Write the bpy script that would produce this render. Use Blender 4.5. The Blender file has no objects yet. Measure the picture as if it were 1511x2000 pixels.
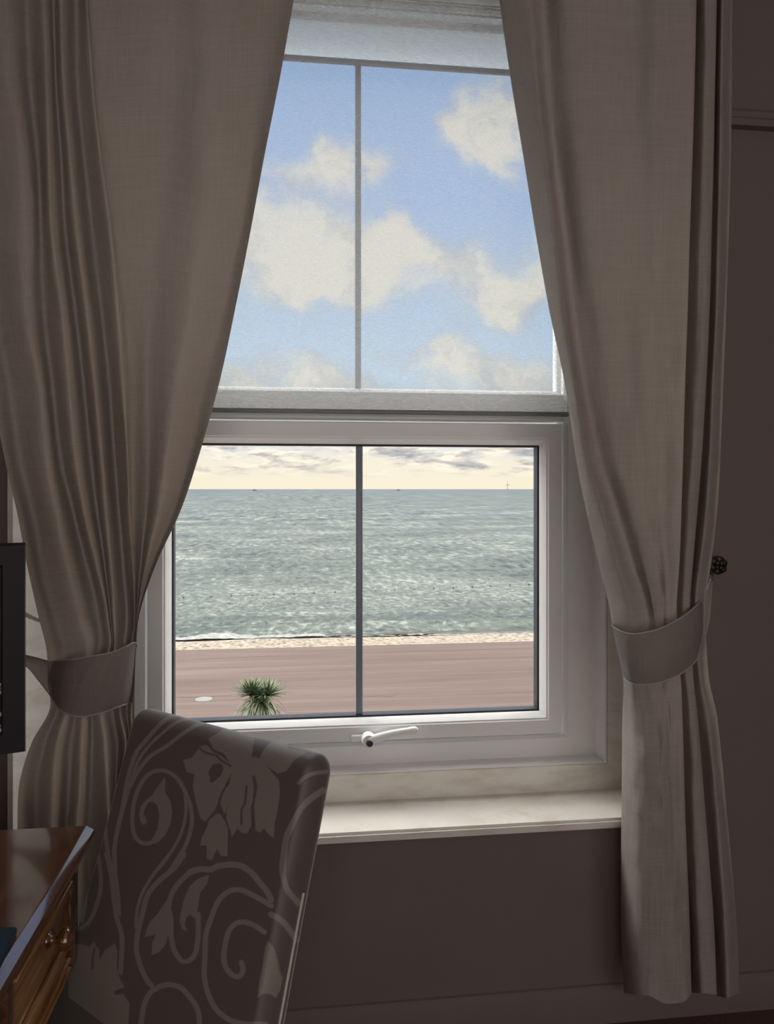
import bpy, bmesh, math, random
import numpy as np
from mathutils import Vector, noise as mn
random.seed(4)
C = bpy.context.scene.collection
# ------------------------------------------------------------------ camera
F = 1500.0; CX = 755.5; HY = 955.0; YAW = math.radians(7.0)
S_, C_ = math.sin(YAW), math.cos(YAW)
CAM = Vector((0, -1.9, 1.37))
cd = bpy.data.cameras.new('camera'); cam = bpy.data.objects.new('camera', cd); C.objects.link(cam)
cam.location = CAM; cam.rotation_euler = (math.pi/2, 0, -YAW)
cd.sensor_fit = 'VERTICAL'; cd.sensor_height = 36; cd.lens = F/2000*36
cd.shift_y = -45/2000; cd.clip_start = .02; cd.clip_end = 60000
bpy.context.scene.camera = cam
sc = bpy.context.scene
sc.view_settings.view_transform = 'Standard'; sc.view_settings.look = 'None'
sc.view_settings.gamma = 1; sc.view_settings.exposure = 0; sc.view_settings.use_curve_mapping = False
sc.cycles.max_bounces = 14; sc.cycles.diffuse_bounces = 7; sc.cycles.transparent_max_bounces = 24

def at(px, py, Y):
    "world point on the plane y=Y that the photograph shows at (px,py)"
    t = (px-CX)/F
    dx, dy = S_+t*C_, C_-t*S_
    s = (Y-CAM.y)/dy
    return Vector((dx*s, Y, CAM.z+(HY-py)/F*s))
def atd(px, py, d):
    t = (px-CX)/F
    return Vector(((S_+t*C_)*d, CAM.y+(C_-t*S_)*d, CAM.z+(HY-py)/F*d))
def cam2w(x, d, z): return Vector((x*C_+d*S_, CAM.y-x*S_+d*C_, z))
def project(P):
    x = P[..., 0]-CAM.x; y = P[..., 1]-CAM.y; z = P[..., 2]-CAM.z
    r = x*C_-y*S_; d = x*S_+y*C_
    return CX+F*r/d, HY-F*z/d

# ------------------------------------------------------------------ sky
class NT:
    def __init__(s, tree): s.t = tree; s.n = tree.nodes; s.l = tree.links
    def new(s, typ, **k):
        n = s.n.new(typ)
        for a, v in k.items(): setattr(n, a, v)
        return n
    def put(s, sock, v):
        if isinstance(v, bpy.types.NodeSocket): s.l.new(v, sock)
        else: sock.default_value = v
    def math(s, op, a, b=None, c=None, clamp=False):
        n = s.new('ShaderNodeMath', operation=op, use_clamp=clamp)
        s.put(n.inputs[0], a)
        if b is not None: s.put(n.inputs[1], b)
        if c is not None: s.put(n.inputs[2], c)
        return n.outputs[0]
    def vec(s, op, a, b=None, c=None):
        n = s.new('ShaderNodeVectorMath', operation=op)
        s.put(n.inputs[0], a)
        if b is not None: s.put(n.inputs[1], b)
        if c is not None: s.put(n.inputs[2], c)
        return n.outputs[1] if op in ('DOT_PRODUCT', 'LENGTH') else n.outputs[0]
    def noise(s, v, scale=1, detail=4, rough=.5, dist=0, col=False):
        n = s.new('ShaderNodeTexNoise'); s.put(n.inputs['Vector'], v)
        n.inputs['Scale'].default_value = scale; n.inputs['Detail'].default_value = detail
        n.inputs['Roughness'].default_value = rough; n.inputs['Distortion'].default_value = dist
        return n.outputs['Color'] if col else n.outputs[0]
    def ramp(s, f, stops, interp='LINEAR'):
        n = s.new('ShaderNodeValToRGB'); s.put(n.inputs[0], f); e = n.color_ramp.elements
        n.color_ramp.interpolation = interp
        while len(e) < len(stops): e.new(.5)
        for i, (p, c) in enumerate(stops):
            e[i].position = p; e[i].color = (*c, 1) if len(c) == 3 else c
        return n.outputs[0]
    def mix(s, f, a, b, mode='MIX'):
        n = s.new('ShaderNodeMix', data_type='RGBA', blend_type=mode)
        s.put(n.inputs[0], f); s.put(n.inputs[6], a); s.put(n.inputs[7], b)
        return n.outputs[2]
    def rng(s, v, a, b, c=0., d=1., sm=True):
        n = s.new('ShaderNodeMapRange'); n.interpolation_type = 'SMOOTHSTEP' if sm else 'LINEAR'
        s.put(n.inputs[0], v)
        for i, x in enumerate((a, b, c, d)): n.inputs[i+1].default_value = x
        return n.outputs[0]
    def coord(s, kind='Object', scale=(1, 1, 1)):
        c = s.new('ShaderNodeTexCoord')
        return s.vec('MULTIPLY', c.outputs[kind], scale)

SKY_GAIN = 1.0
w = bpy.data.worlds.new('sky'); sc.world = w; w.use_nodes = True
w.node_tree.nodes.clear(); N = NT(w.node_tree)
tc = N.new('ShaderNodeTexCoord'); sep = N.new('ShaderNodeSeparateXYZ'); N.l.new(tc.outputs['Generated'], sep.inputs[0])
yy = N.math('MAXIMUM', N.math('ABSOLUTE', sep.outputs[1]), .12)
cu = N.math('DIVIDE', sep.outputs[0], yy); cv = N.math('DIVIDE', sep.outputs[2], yy)
cmb = N.new('ShaderNodeCombineXYZ'); N.l.new(cu, cmb.inputs[0]); N.l.new(cv, cmb.inputs[1])
uv = cmb.outputs[0]
warp = N.vec('MULTIPLY', N.vec('SUBTRACT', N.noise(uv, 6.5, 8, .62, 0, True), (.5, .5, .5)), (.26, .15, 0))
uvw = N.vec('ADD', uv, warp)
def sky_uv(px, py):
    t = (px-CX)/F; k = C_-t*S_
    return (S_+t*C_)/k, (HY-py)/F/k
blobs = [  # cloud masses out over the sea: centre, half-widths, weight (in picture degrees)
 (665,310,62,52,1.05),(560,345,70,38,.55),(740,300,55,30,.35),(960,225,60,75,1.0),(985,310,45,50,.7),
 (520,440,110,45,.6),(690,480,120,65,1.1),(600,530,120,50,.9),(800,455,60,35,.6),(900,500,75,50,.55),
 (1000,560,90,60,1.0),(1010,600,60,40,.7),(860,630,50,35,.4),(660,570,90,30,.5),
 (850,705,80,34,1.0),(950,730,90,32,.95),(1040,740,70,40,.85),(600,715,90,26,.7),(660,752,50,16,1.1),
 (480,760,120,28,.8),(640,775,400,20,.6),(1120,480,70,90,.8),(420,480,60,80,.7),(1300,300,200,150,.8),(200,250,160,150,.8),
 (760,-180,260,90,.9),(300,640,120,60,.8),(1350,700,150,60,.8)]
acc = None
for (px, py, rx, ry, a) in blobs:
    u, v = sky_uv(px, py); sx, sy = F/rx, F/ry
    d = N.vec('MULTIPLY_ADD', uvw, (sx, sy, 0), (-u*sx, -v*sy, 0))
    e = N.math('POWER', 2.718, N.math('MULTIPLY', N.vec('DOT_PRODUCT', d, d), -.8))
    acc = N.math('MULTIPLY', e, a) if acc is None else N.math('MULTIPLY_ADD', e, a, acc)
fine = N.noise(uv, 16, 7, .6)
field = N.math('MULTIPLY_ADD', N.math('SUBTRACT', fine, .5), 1.0, acc)
mask = N.rng(field, .10, 1.05)
ax = sky_uv(755, 0)[1]
blue = N.ramp(N.math('MULTIPLY', cv, 1.0), [(0, (1.0, .90, .70)), (.035, (.98, .90, .74)), (.06, (.80, .84, .86)),
   (.11, (.54, .70, .84)), (.22, (.43, .60, .82)), (.38, (.32, .485, .78)), (.58, (.31, .47, .77)), (1, (.34, .50, .82))])
shade = N.noise(uvw, 11, 7, .62)
lit = N.ramp(N.math('ADD', N.math('MULTIPLY', N.math('ADD', shade, N.rng(cv, .12, .3, -.13, -.02)), 1.0), N.math('MULTIPLY', mask, .2)),
   [(.38, (.42, .44, .48)), (.52, (.58, .575, .56)), (.66, (.80, .75, .65))])
col = N.mix(N.math('MULTIPLY', mask, .93), blue, lit)
# the low bank of cloud above the horizon
uvs = N.vec('MULTIPLY', uv, (8, 34, 1))
bank = N.rng(N.noise(uvs, 1.3, 9, .66, .4), .42, .56)
bankc = N.ramp(N.noise(N.vec('MULTIPLY', uv, (11, 50, 1)), 1.6, 8, .6, .3), [(.36, (.36, .39, .45)), (.47, (.66, .61, .58)), (.56, (1.15, 1.03, .86))])
lowm = N.math('MULTIPLY', N.rng(cv, .012, .032), N.rng(cv, .075, .1, 1, 0))
col = N.mix(N.math('MULTIPLY', N.math('MULTIPLY', bank, lowm), .95), col, bankc)
# unseen sky overhead and to the sides, brightened to add light indoors
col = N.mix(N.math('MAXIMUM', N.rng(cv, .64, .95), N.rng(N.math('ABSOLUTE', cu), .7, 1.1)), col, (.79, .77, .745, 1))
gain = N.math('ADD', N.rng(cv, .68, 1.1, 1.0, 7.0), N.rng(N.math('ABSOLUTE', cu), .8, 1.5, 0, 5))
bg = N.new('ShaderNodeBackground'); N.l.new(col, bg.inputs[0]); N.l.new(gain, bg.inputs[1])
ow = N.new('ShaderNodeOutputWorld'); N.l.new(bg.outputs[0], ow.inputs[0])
# ------------------------------------------------------------------ lights
ld = bpy.data.lights.new('fill_lamp_behind_camera', 'AREA'); ld.shape = 'RECTANGLE'; ld.size = 3.2; ld.size_y = 2.3  # added fill lamp, unseen behind the camera, to lift the dim interior
ld.energy = 40; ld.color = (1, .90, .84)
lo = bpy.data.objects.new('fill_lamp_behind_camera', ld); C.objects.link(lo)
lo.location = (.7, -4.36, 1.42); lo.rotation_euler = (math.pi/2, 0, 0)
sd = bpy.data.lights.new('sun', 'SUN'); sd.energy = .8; sd.angle = math.radians(12); sd.color = (1, .93, .84)
so = bpy.data.objects.new('sun', sd); C.objects.link(so)
so.rotation_euler = (math.radians(-28), math.radians(-34), 0)   # high and hazy, over the roof: only the promenade sees it

# ------------------------------------------------------------------ materials
def mat(name, build=None, color=(.5, .5, .5), rough=.6, metal=0, spec=.5, **k):
    m = bpy.data.materials.new(name); m.use_nodes = True
    n = NT(m.node_tree); b = m.node_tree.nodes['Principled BSDF']
    b.inputs['Base Color'].default_value = (*color, 1); b.inputs['Roughness'].default_value = rough
    b.inputs['Metallic'].default_value = metal; b.inputs['Specular IOR Level'].default_value = spec
    for kk, v in k.items(): b.inputs[kk].default_value = v
    if build: build(n, b)
    return m
def bump(n, b, h, strength=.3, dist=.002):
    x = n.new('ShaderNodeBump'); x.inputs['Strength'].default_value = strength; x.inputs['Distance'].default_value = dist
    n.l.new(h, x.inputs['Height']); n.l.new(x.outputs[0], b.inputs['Normal']); return x
def varied(c1, c2, scale, st=.2, dist=.002, stretch=(1, 1, 1), detail=5, bs=None):
    def f(n, b):
        v = n.coord('Object', stretch); no = n.noise(v, scale, detail, .6)
        n.l.new(n.ramp(no, [(.35, c1), (.65, c2)]), b.inputs['Base Color'])
        bump(n, b, n.noise(v, bs or scale*3, 4), st, dist)
    return f
M = {}
M['wall'] = mat('wall_paint', varied((.165, .132, .124), (.178, .142, .133), 2, .25, .003, bs=60), rough=.8)
M['ceiling'] = mat('ceiling_paint', varied((.72, .70, .67), (.76, .74, .71), 3, .1), rough=.85)
M['carpet'] = mat('carpet', varied((.10, .05, .055), (.15, .075, .08), 150, .6, .006, detail=3), rough=.95)
M['gloss'] = mat('gloss_white_paint', varied((.74, .73, .69), (.80, .79, .755), 5, .08, .002, (1, 1, 2)), rough=.35)
def _casing(n, b):
    v = n.coord('Object', (1, 1, 3)); c = n.ramp(n.noise(v, 7, 6, .65), [(.33, (.68, .64, .57)), (.5, (.80, .775, .72)), (.7, (.84, .82, .77))])
    n.l.new(c, b.inputs['Base Color']); bump(n, b, n.noise(v, 14, 5), .15, .003)
M['casing'] = mat('aged_white_gloss', _casing, rough=.38)
M['upvc'] = mat('white_plastic_frame', varied((.83, .845, .845), (.86, .87, .87), 3, .03), rough=.28)
M['bar'] = mat('grey_glazing_bar', varied((.21, .25, .30), (.24, .28, .33), 8, .02), rough=.35)
M['gasket'] = mat('black_rubber_gasket', varied((.015, .017, .025), (.025, .027, .035), 20, .05), rough=.5)
M['hwhite'] = mat('white_enamel', varied((.80, .80, .79), (.84, .84, .83), 8, .03), rough=.2)
def _glass(n, b):
    out = n.n['Material Output']
    tr = n.new('ShaderNodeBsdfTransparent'); tr.inputs[0].default_value = (.985, .99, .985, 1)
    gl = n.new('ShaderNodeBsdfGlossy'); gl.inputs['Roughness'].default_value = .01
    fr = n.new('ShaderNodeFresnel'); fr.inputs[0].default_value = 1.35
    mx = n.new('ShaderNodeMixShader'); n.l.new(n.math('MULTIPLY', fr.outputs[0], .25), mx.inputs[0])
    n.l.new(tr.outputs[0], mx.inputs[1]); n.l.new(gl.outputs[0], mx.inputs[2]); n.l.new(mx.outputs[0], out.inputs[0])
M['glass'] = mat('window_glass', _glass)
def _blind(n, b):
    out = n.n['Material Output']
    v1 = n.noise(n.coord('Object', (45, 1, 300)), 1, 4, .65)
    v2 = n.noise(n.coord('Object', (700, 1, 1500)), 1, 2, .6)
    k = n.math('ADD', n.math('MULTIPLY', v1, .78), n.math('MULTIPLY', v2, .22))
    f = n.rng(k, .33, .67, .23, .39, False)
    tr = n.new('ShaderNodeBsdfTransparent'); tr.inputs[0].default_value = (.97, .98, .98, 1)
    tl = n.new('ShaderNodeBsdfTranslucent'); tl.inputs[0].default_value = (.66, .675, .675, 1)
    df = n.new('ShaderNodeBsdfDiffuse'); df.inputs[0].default_value = (.75, .78, .80, 1)
    m1 = n.new('ShaderNodeMixShader'); m1.inputs[0].default_value = .3
    n.l.new(tl.outputs[0], m1.inputs[1]); n.l.new(df.outputs[0], m1.inputs[2])
    m2 = n.new('ShaderNodeMixShader'); n.l.new(f, m2.inputs[0]); n.l.new(tr.outputs[0], m2.inputs[1]); n.l.new(m1.outputs[0], m2.inputs[2])
    n.l.new(m2.outputs[0], out.inputs[0])
M['blind'] = mat('sheer_blind_fabric', _blind)
def _val(n, b):
    out = n.n['Material Output']; f = n.noise(n.coord('Object', (40, 1, 300)), 1, 3, .6)
    tr = n.new('ShaderNodeBsdfTransparent'); tr.inputs[0].default_value = (.9, .95, .98, 1)
    tl = n.new('ShaderNodeBsdfTranslucent'); tl.inputs[0].default_value = (.74, .80, .84, 1)
    m2 = n.new('ShaderNodeMixShader'); n.l.new(n.rng(f, .3, .7, .86, .94, False), m2.inputs[0]); n.l.new(tr.outputs[0], m2.inputs[1]); n.l.new(tl.outputs[0], m2.inputs[2])
    n.l.new(m2.outputs[0], out.inputs[0])
M['valance'] = mat('frosted_pane', _val)
def cloth(c1, c2, tcol, tf):
    def f(n, b):
        out = n.n['Material Output']
        g = n.coord('Object', (1, 1, 1))
        warp = n.noise(n.vec('MULTIPLY', g, (260, 260, 9)), 1, 4, .65)
        weft = n.noise(n.vec('MULTIPLY', g, (9, 9, 300)), 1, 4, .65)
        bl = n.noise(g, 3.5, 4)
        k = n.math('ADD', n.math('MULTIPLY', warp, .5), n.math('MULTIPLY', weft, .5))
        c = n.ramp(n.math('ADD', n.math('MULTIPLY', k, .75), n.math('MULTIPLY', bl, .25)), [(.30, c1), (.70, c2)])
        bm = n.new('ShaderNodeBump'); bm.inputs['Strength'].default_value = .45; bm.inputs['Distance'].default_value = .0015
        n.l.new(k, bm.inputs['Height'])
        bm2 = n.new('ShaderNodeBump'); bm2.inputs['Strength'].default_value = .5; bm2.inputs['Distance'].default_value = .006
        n.l.new(n.noise(n.vec('MULTIPLY', g, (1, 1, .45)), 26, 4, .55, .6), bm2.inputs['Height']); n.l.new(bm.outputs[0], bm2.inputs['Normal'])
        df = n.new('ShaderNodeBsdfDiffuse'); n.l.new(c, df.inputs[0]); n.l.new(bm2.outputs[0], df.inputs['Normal'])
        tl = n.new('ShaderNodeBsdfTranslucent'); n.l.new(n.mix(.5, c, (*tcol, 1), 'MIX'), tl.inputs[0]); n.l.new(bm2.outputs[0], tl.inputs['Normal'])
        mx = n.new('ShaderNodeMixShader')
        n.l.new(n.rng(k, .35, .65, tf*1.25, tf*.75, False), mx.inputs[0])
        n.l.new(df.outputs[0], mx.inputs[1]); n.l.new(tl.outputs[0], mx.inputs[2]); n.l.new(mx.outputs[0], out.inputs[0])
    return f
M['curtain'] = mat('linen_curtain', cloth((.30, .275, .255), (.43, .40, .375), (.66, .46, .30), .19))
M['tie'] = mat('linen_tieback', cloth((.36, .335, .305), (.46, .435, .40), (.7, .55, .4), .05))
def _chair(n, b):
    a = n.new('ShaderNodeAttribute', attribute_name='pattern')
    g = n.noise(n.coord('Object', (1, 1, 1)), 420, 2, .6)
    dark = n.mix(g, (.10, .086, .078, 1), (.145, .125, .113, 1)); lite = n.mix(g, (.215, .198, .175, 1), (.285, .262, .232, 1))
    n.l.new(n.mix(a.outputs['Fac'], dark, lite), b.inputs['Base Color'])
    h = n.math('ADD', n.math('MULTIPLY', g, .4), a.outputs['Fac'])
    bump(n, b, h, .35, .001)
M['chair'] = mat('scroll_jacquard', _chair, rough=.5, **{'Sheen Weight': .9, 'Sheen Roughness': .35})
M['chair'].node_tree.nodes['Principled BSDF'].inputs['Sheen Tint'].default_value = (.9, .88, .8, 1)
M['piping'] = mat('pale_piping', varied((.55, .52, .47), (.65, .62, .56), 200, .2), rough=.7)
def wood(c1, c2, c3, ax=(3, .6, 3)):
    def f(n, b):
        v = n.coord('Object', ax)
        wv = n.noise(n.vec('MULTIPLY', v, (6, 2, 6)), 2.2, 7, .62, 1.3)
        n.l.new(n.ramp(wv, [(.3, c1), (.5, c2), (.68, c3)]), b.inputs['Base Color'])
        bump(n, b, wv, .05, .001)
    return f
M['mahog'] = mat('polished_mahogany', wood((.05, .014, .006), (.12, .038, .012), (.20, .075, .022)), rough=.2, **{'Coat Weight': 1.0, 'Coat Roughness': .09, 'Coat IOR': 1.8})
M['drawer'] = mat('golden_veneer', wood((.22, .09, .03), (.40, .19, .065), (.52, .28, .11)), rough=.22, **{'Coat Weight': .6, 'Coat Roughness': .12})
M['leg'] = mat('dark_stained_leg', wood((.02, .010, .008), (.04, .018, .012), (.06, .026, .018)), rough=.4)
M['tv'] = mat('black_gloss_casing', varied((.018, .014, .018), (.026, .018, .022), 4, .02), rough=.5, spec=.2)
M['screen'] = mat('dark_screen', varied((.030, .020, .020), (.042, .028, .028), 3, .0), rough=.12)
M['mark'] = mat('pale_mark_grey', varied((.50, .50, .50), (.56, .56, .56), 30, 0), rough=.5)
M['iron'] = mat('dark_bronze', varied((.022, .022, .02), (.05, .048, .042), 60, .3), rough=.38, metal=.7)
M['folder'] = mat('navy_card', varied((.012, .035, .075), (.02, .05, .10), 30, .1), rough=.5)
def _prom(n, b):
    g = n.coord('Object', (1, 1, 1))
    big = n.noise(n.vec('MULTIPLY', g, (.03, .22, 1)), 1, 6, .6)
    streak = n.noise(n.vec('MULTIPLY', g, (.10, 2.2, 1)), 1, 6, .65)
    c = n.ramp(n.math('ADD', n.math('MULTIPLY', big, .6), n.math('MULTIPLY', streak, .4)), [(.36, (.044, .0305, .0265)), (.5, (.062, .0445, .0385)), (.64, (.082, .062, .055))])
    sp = n.rng(n.noise(g, 9, 3, .7), .62, .70); c = n.mix(n.math('MULTIPLY', sp, .35), c, (.095, .08, .07, 1))
    dk = n.rng(n.noise(n.vec('MULTIPLY', g, (.5, 3, 1)), 1.6, 5, .7), .68, .74); c = n.mix(n.math('MULTIPLY', dk, .5), c, (.028, .02, .018, 1))
    n.l.new(c, b.inputs['Base Color']); bump(n, b, n.noise(g, 20, 3), .2, .01)
M['prom'] = mat('red_tarmac', _prom, rough=.9, spec=.2)
def _shingle(n, b):
    v = n.new('ShaderNodeTexVoronoi'); n.l.new(n.coord('Object', (1, 1, 1)), v.inputs['Vector']); v.inputs['Scale'].default_value = 3.4
    sp = n.new('ShaderNodeSeparateColor'); n.l.new(v.outputs['Color'], sp.inputs[0])
    c = n.ramp(sp.outputs[0], [(0, (.010, .007, .005)), (.35, (.034, .027, .018)), (.7, (.068, .056, .038)), (1, (.21, .19, .145))])
    c = n.mix(n.rng(v.outputs['Distance'], .35, .6), c, (.15, .12, .09, 1))
    n.l.new(c, b.inputs['Base Color']); bump(n, b, v.outputs['Distance'], .8, .1)
M['shingle'] = mat('shingle_pebbles', _shingle, rough=.8)
def _sea(n, b):
    g = n.coord('Object', (1, 1, 1))
    geo = n.new('ShaderNodeSeparateXYZ'); n.l.new(g, geo.inputs[0]); Y = geo.outputs[1]
    lg = n.math('LOGARITHM', n.math('MAXIMUM', Y, 10), 10.)
    k = None; w1 = None
    for i, (fx, fy, c0) in enumerate(((2.0, 1.2, 1.74), (1.0, .34, 2.08), (.45, .06, 2.48), (.14, .0065, 2.98), (.04, .0006, 3.6))):
        no = n.noise(n.vec('MULTIPLY', g, (fx*.95, fy*.95, 1)), 1, 4, .66, .35)
        if i == 0: w1 = no
        # each band of waves matters where its crests are not yet too fine to see
        wt = n.math('MULTIPLY', n.rng(lg, c0-.42, c0, 0, 1), n.rng(lg, c0, c0+.5, 1, 0)) if i not in (0, 4) else (n.rng(lg, c0, c0+.42, 1, 0) if i == 0 else n.rng(lg, c0-.5, c0, 0, 1))
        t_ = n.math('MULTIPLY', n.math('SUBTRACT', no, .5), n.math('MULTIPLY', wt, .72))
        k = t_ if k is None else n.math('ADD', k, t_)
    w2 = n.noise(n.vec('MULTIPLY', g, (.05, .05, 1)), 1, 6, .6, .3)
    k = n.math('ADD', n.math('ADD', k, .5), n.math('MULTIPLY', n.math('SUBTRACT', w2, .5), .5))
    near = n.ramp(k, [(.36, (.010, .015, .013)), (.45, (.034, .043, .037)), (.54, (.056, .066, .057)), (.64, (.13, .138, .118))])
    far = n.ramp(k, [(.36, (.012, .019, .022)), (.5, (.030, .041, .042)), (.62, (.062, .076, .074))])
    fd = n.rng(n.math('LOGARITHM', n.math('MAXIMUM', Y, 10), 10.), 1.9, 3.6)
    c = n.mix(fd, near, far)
    gr = n.rng(n.noise(n.vec('MULTIPLY', g, (.05, .2, 1)), 1, 3), .56, .66); gr = n.math('MULTIPLY', gr, n.rng(Y, 55, 110, .45, 0))
    c = n.mix(gr, c, (.055, .062, .038, 1))
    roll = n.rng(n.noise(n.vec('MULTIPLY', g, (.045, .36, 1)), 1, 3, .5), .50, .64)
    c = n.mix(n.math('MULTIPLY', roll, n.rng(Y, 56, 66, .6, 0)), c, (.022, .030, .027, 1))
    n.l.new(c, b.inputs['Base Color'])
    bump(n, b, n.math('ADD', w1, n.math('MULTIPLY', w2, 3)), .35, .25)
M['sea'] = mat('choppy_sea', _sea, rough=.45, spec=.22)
M['crack'] = mat('dark_crack_filler', varied((.008, .006, .006), (.016, .012, .011), 6, .2), rough=.9)
M['foam'] = mat('sea_foam', varied((.07, .075, .07), (.16, .158, .148), 2.6, .6, .1), rough=.8)
M['weed'] = mat('dark_wet_weed', varied((.008, .006, .005), (.024, .018, .013), 3, .6, .05), rough=.6)
M['leaf'] = mat('sword_leaf', varied((.012, .026, .008), (.09, .12, .05), 9, .1), rough=.5)
M['leaf2'] = mat('old_sword_leaf', varied((.04, .055, .026), (.16, .165, .10), 9, .1), rough=.6)
M['bark'] = mat('cordyline_bark', varied((.18, .14, .10), (.32, .26, .19), 9, .6, .03), rough=.9)
M['steel'] = mat('worn_steel_cover', varied((.085, .085, .085), (.12, .12, .122), 9, .2), rough=.5)
M['darkgrey'] = mat('dark_buoy_plastic', varied((.03, .04, .04), (.05, .06, .06), 4, .1), rough=.6)
M['ship'] = mat('distant_hull', varied((.03, .035, .04), (.04, .045, .05), .1, 0), rough=.7)
M['stone'] = mat('rendered_outer_wall', varied((.6, .58, .54), (.68, .66, .62), 4, .3), rough=.9)

# ------------------------------------------------------------------ mesh helpers
def tag(o, label=None, cat=None, group=None, kind=None):
    for k, v in (('label', label), ('category', cat), ('group', group), ('kind', kind)):
        if v: o[k] = v
    return o
def link(name, bm, m, parent=None, smooth=True, angle=40):
    me = bpy.data.meshes.new(name); bmesh.ops.recalc_face_normals(bm, faces=bm.faces[:]); bm.to_mesh(me); bm.free()
    o = bpy.data.objects.new(name, me); C.objects.link(o)
    for x in (m if isinstance(m, (list, tuple)) else [m]): me.materials.append(x)
    if smooth:
        me.shade_smooth(); me.set_sharp_from_angle(angle=math.radians(angle))
    if parent: o.parent = parent; o.matrix_parent_inverse = parent.matrix_world.inverted()
    return o
def empty(name, loc, label=None, cat=None, group=None, kind=None):
    o = bpy.data.objects.new(name, None); C.objects.link(o); o.location = loc; o.empty_display_size = .05
    bpy.context.view_layer.update()
    return tag(o, label, cat, group, kind)
def B(): return bmesh.new()
def box(bm, a, b, bev=0, seg=2):
    x0, y0, z0 = a; x1, y1, z1 = b
    r = bmesh.ops.create_cube(bm, size=1)
    for v in r['verts']:
        v.co = Vector(((x0+x1)/2+v.co.x*(x1-x0), (y0+y1)/2+v.co.y*(y1-y0), (z0+z1)/2+v.co.z*(z1-z0)))
    if bev: bmesh.ops.bevel(bm, geom=list({e for v in r['verts'] for e in v.link_edges}), offset=bev, segments=seg, profile=.5, affect='EDGES')
    return bm
def prism(bm, pts, z0, z1):
    a = [bm.verts.new((x, y, z0)) for x, y in pts]; b = [bm.verts.new((x, y, z1)) for x, y in pts]
    bm.faces.new(a[::-1]); bm.faces.new(b); n = len(pts)
    for i in range(n): bm.faces.new((a[i], a[(i+1) % n], b[(i+1) % n], b[i]))
    return bm
def sweep(bm, X0, X1, Z0, Z1, prof, ks=1, kb=1, kt=1):
    "profile (inward offset, y) swept mitred round a rectangle"
    rings = []
    for (cx, cz) in ((0, 0), (1, 0), (1, 1), (0, 1)):
        ring = []
        for o, y in prof:
            x = X0+o*ks if cx == 0 else X1-o*ks
            z = Z0+o*kb if cz == 0 else Z1-o*kt
            ring.append(bm.verts.new((x, y, z)))
        rings.append(ring)
    n = len(prof)
    for i in range(4):
        a, b = rings[i], rings[(i+1) % 4]
        for j in range(n): bm.faces.new((a[j], a[(j+1) % n], b[(j+1) % n], b[j]))
    return bm
def tube(bm, pts, rad, seg=10, cap=True):
    pts = [Vector(p) for p in pts]; rs = rad if isinstance(rad, (list, tuple)) else [rad]*len(pts); rings = []
    up = Vector((0, 0, 1))
    for i, p in enumerate(pts):
        d = (pts[min(i+1, len(pts)-1)]-pts[max(i-1, 0)]).normalized()
        u = d.cross(up)
        if u.length < .05: u = d.cross(Vector((1, 0, 0)))
        u.normalize(); v = d.cross(u)
        rings.append([bm.verts.new(p+(u*math.cos(a)+v*math.sin(a))*rs[i]) for a in [k*2*math.pi/seg for k in range(seg)]])
    for a, b in zip(rings, rings[1:]):
        for j in range(seg): bm.faces.new((a[j], a[(j+1) % seg], b[(j+1) % seg], b[j]))
    if cap: bm.faces.new(rings[0][::-1]); bm.faces.new(rings[-1])
    return bm
def lathe(bm, prof, origin, axis, seg=32):
    axis = Vector(axis).normalized(); u = axis.orthogonal().normalized(); v = axis.cross(u); o = Vector(origin); rings = []
    for r, h in prof:
        rings.append([bm.verts.new(o+axis*h+(u*math.cos(k*2*math.pi/seg)+v*math.sin(k*2*math.pi/seg))*max(r, 1e-4)) for k in range(seg)])
    for a, b in zip(rings, rings[1:]):
        for j in range(seg): bm.faces.new((a[j], a[(j+1) % seg], b[(j+1) % seg], b[j]))
    bm.faces.new(rings[0][::-1]); bm.faces.new(rings[-1])
    return bm
def gridmesh(bm, rows, uvs=False):
    vs = [[bm.verts.new(p) for p in r] for r in rows]
    for a, b in zip(vs, vs[1:]):
        for j in range(len(a)-1): bm.faces.new((a[j], a[j+1], b[j+1], b[j]))
    return vs
def st(name, bm, m, **k):
    return tag(link(name, bm, m, **k), kind='structure')

# ------------------------------------------------------------------ room shell
XL, XR, YB, ZC = -1.05, 2.5, -4.4, 2.95
OL, OR, IL, IR = -.652, 1.03, -.545, .917       # splayed opening: room side and window side
ZS, ZT = .53, 2.69                               # sill top, soffit
bm = B()
prism(bm, [(XL, 0), (OL-.012, 0), (IL-.012, .16), (IL-.012, .36), (XL, .36)], 0, ZC)
prism(bm, [(XR, 0), (OR+.012, 0), (IR+.012, .16), (IR+.012, .36), (XR, .36)], 0, ZC)
prism(bm, [(OL-.012, 0), (OR+.012, 0), (IR+.012, .16), (IR+.012, .36), (IL-.012, .36), (IL-.012, .16)], 0, ZS-.026)
prism(bm, [(OL-.012, 0), (OR+.012, 0), (IR+.012, .16), (IR+.012, .36), (IL-.012, .36), (IL-.012, .16)], ZT+.012, ZC)
st('wall_front', bm, M['wall'], smooth=False)
st('wall_left', box(B(), (XL-.15, YB, 0), (XL, .36, ZC)), M['wall'], smooth=False)
st('wall_right', box(B(), (XR, YB, 0), (XR+.15, .36, ZC)), M['wall'], smooth=False)
st('wall_back', box(B(), (XL-.15, YB-.15, 0), (XR+.15, YB, ZC)), M['wall'], smooth=False)
st('floor', box(B(), (XL-.15, YB-.15, -.12), (XR+.15, .36, 0)), M['carpet'], smooth=False)
st('ceiling', box(B(), (XL-.15, YB-.15, ZC), (XR+.15, .36, ZC+.12)), M['ceiling'], smooth=False)
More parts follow.
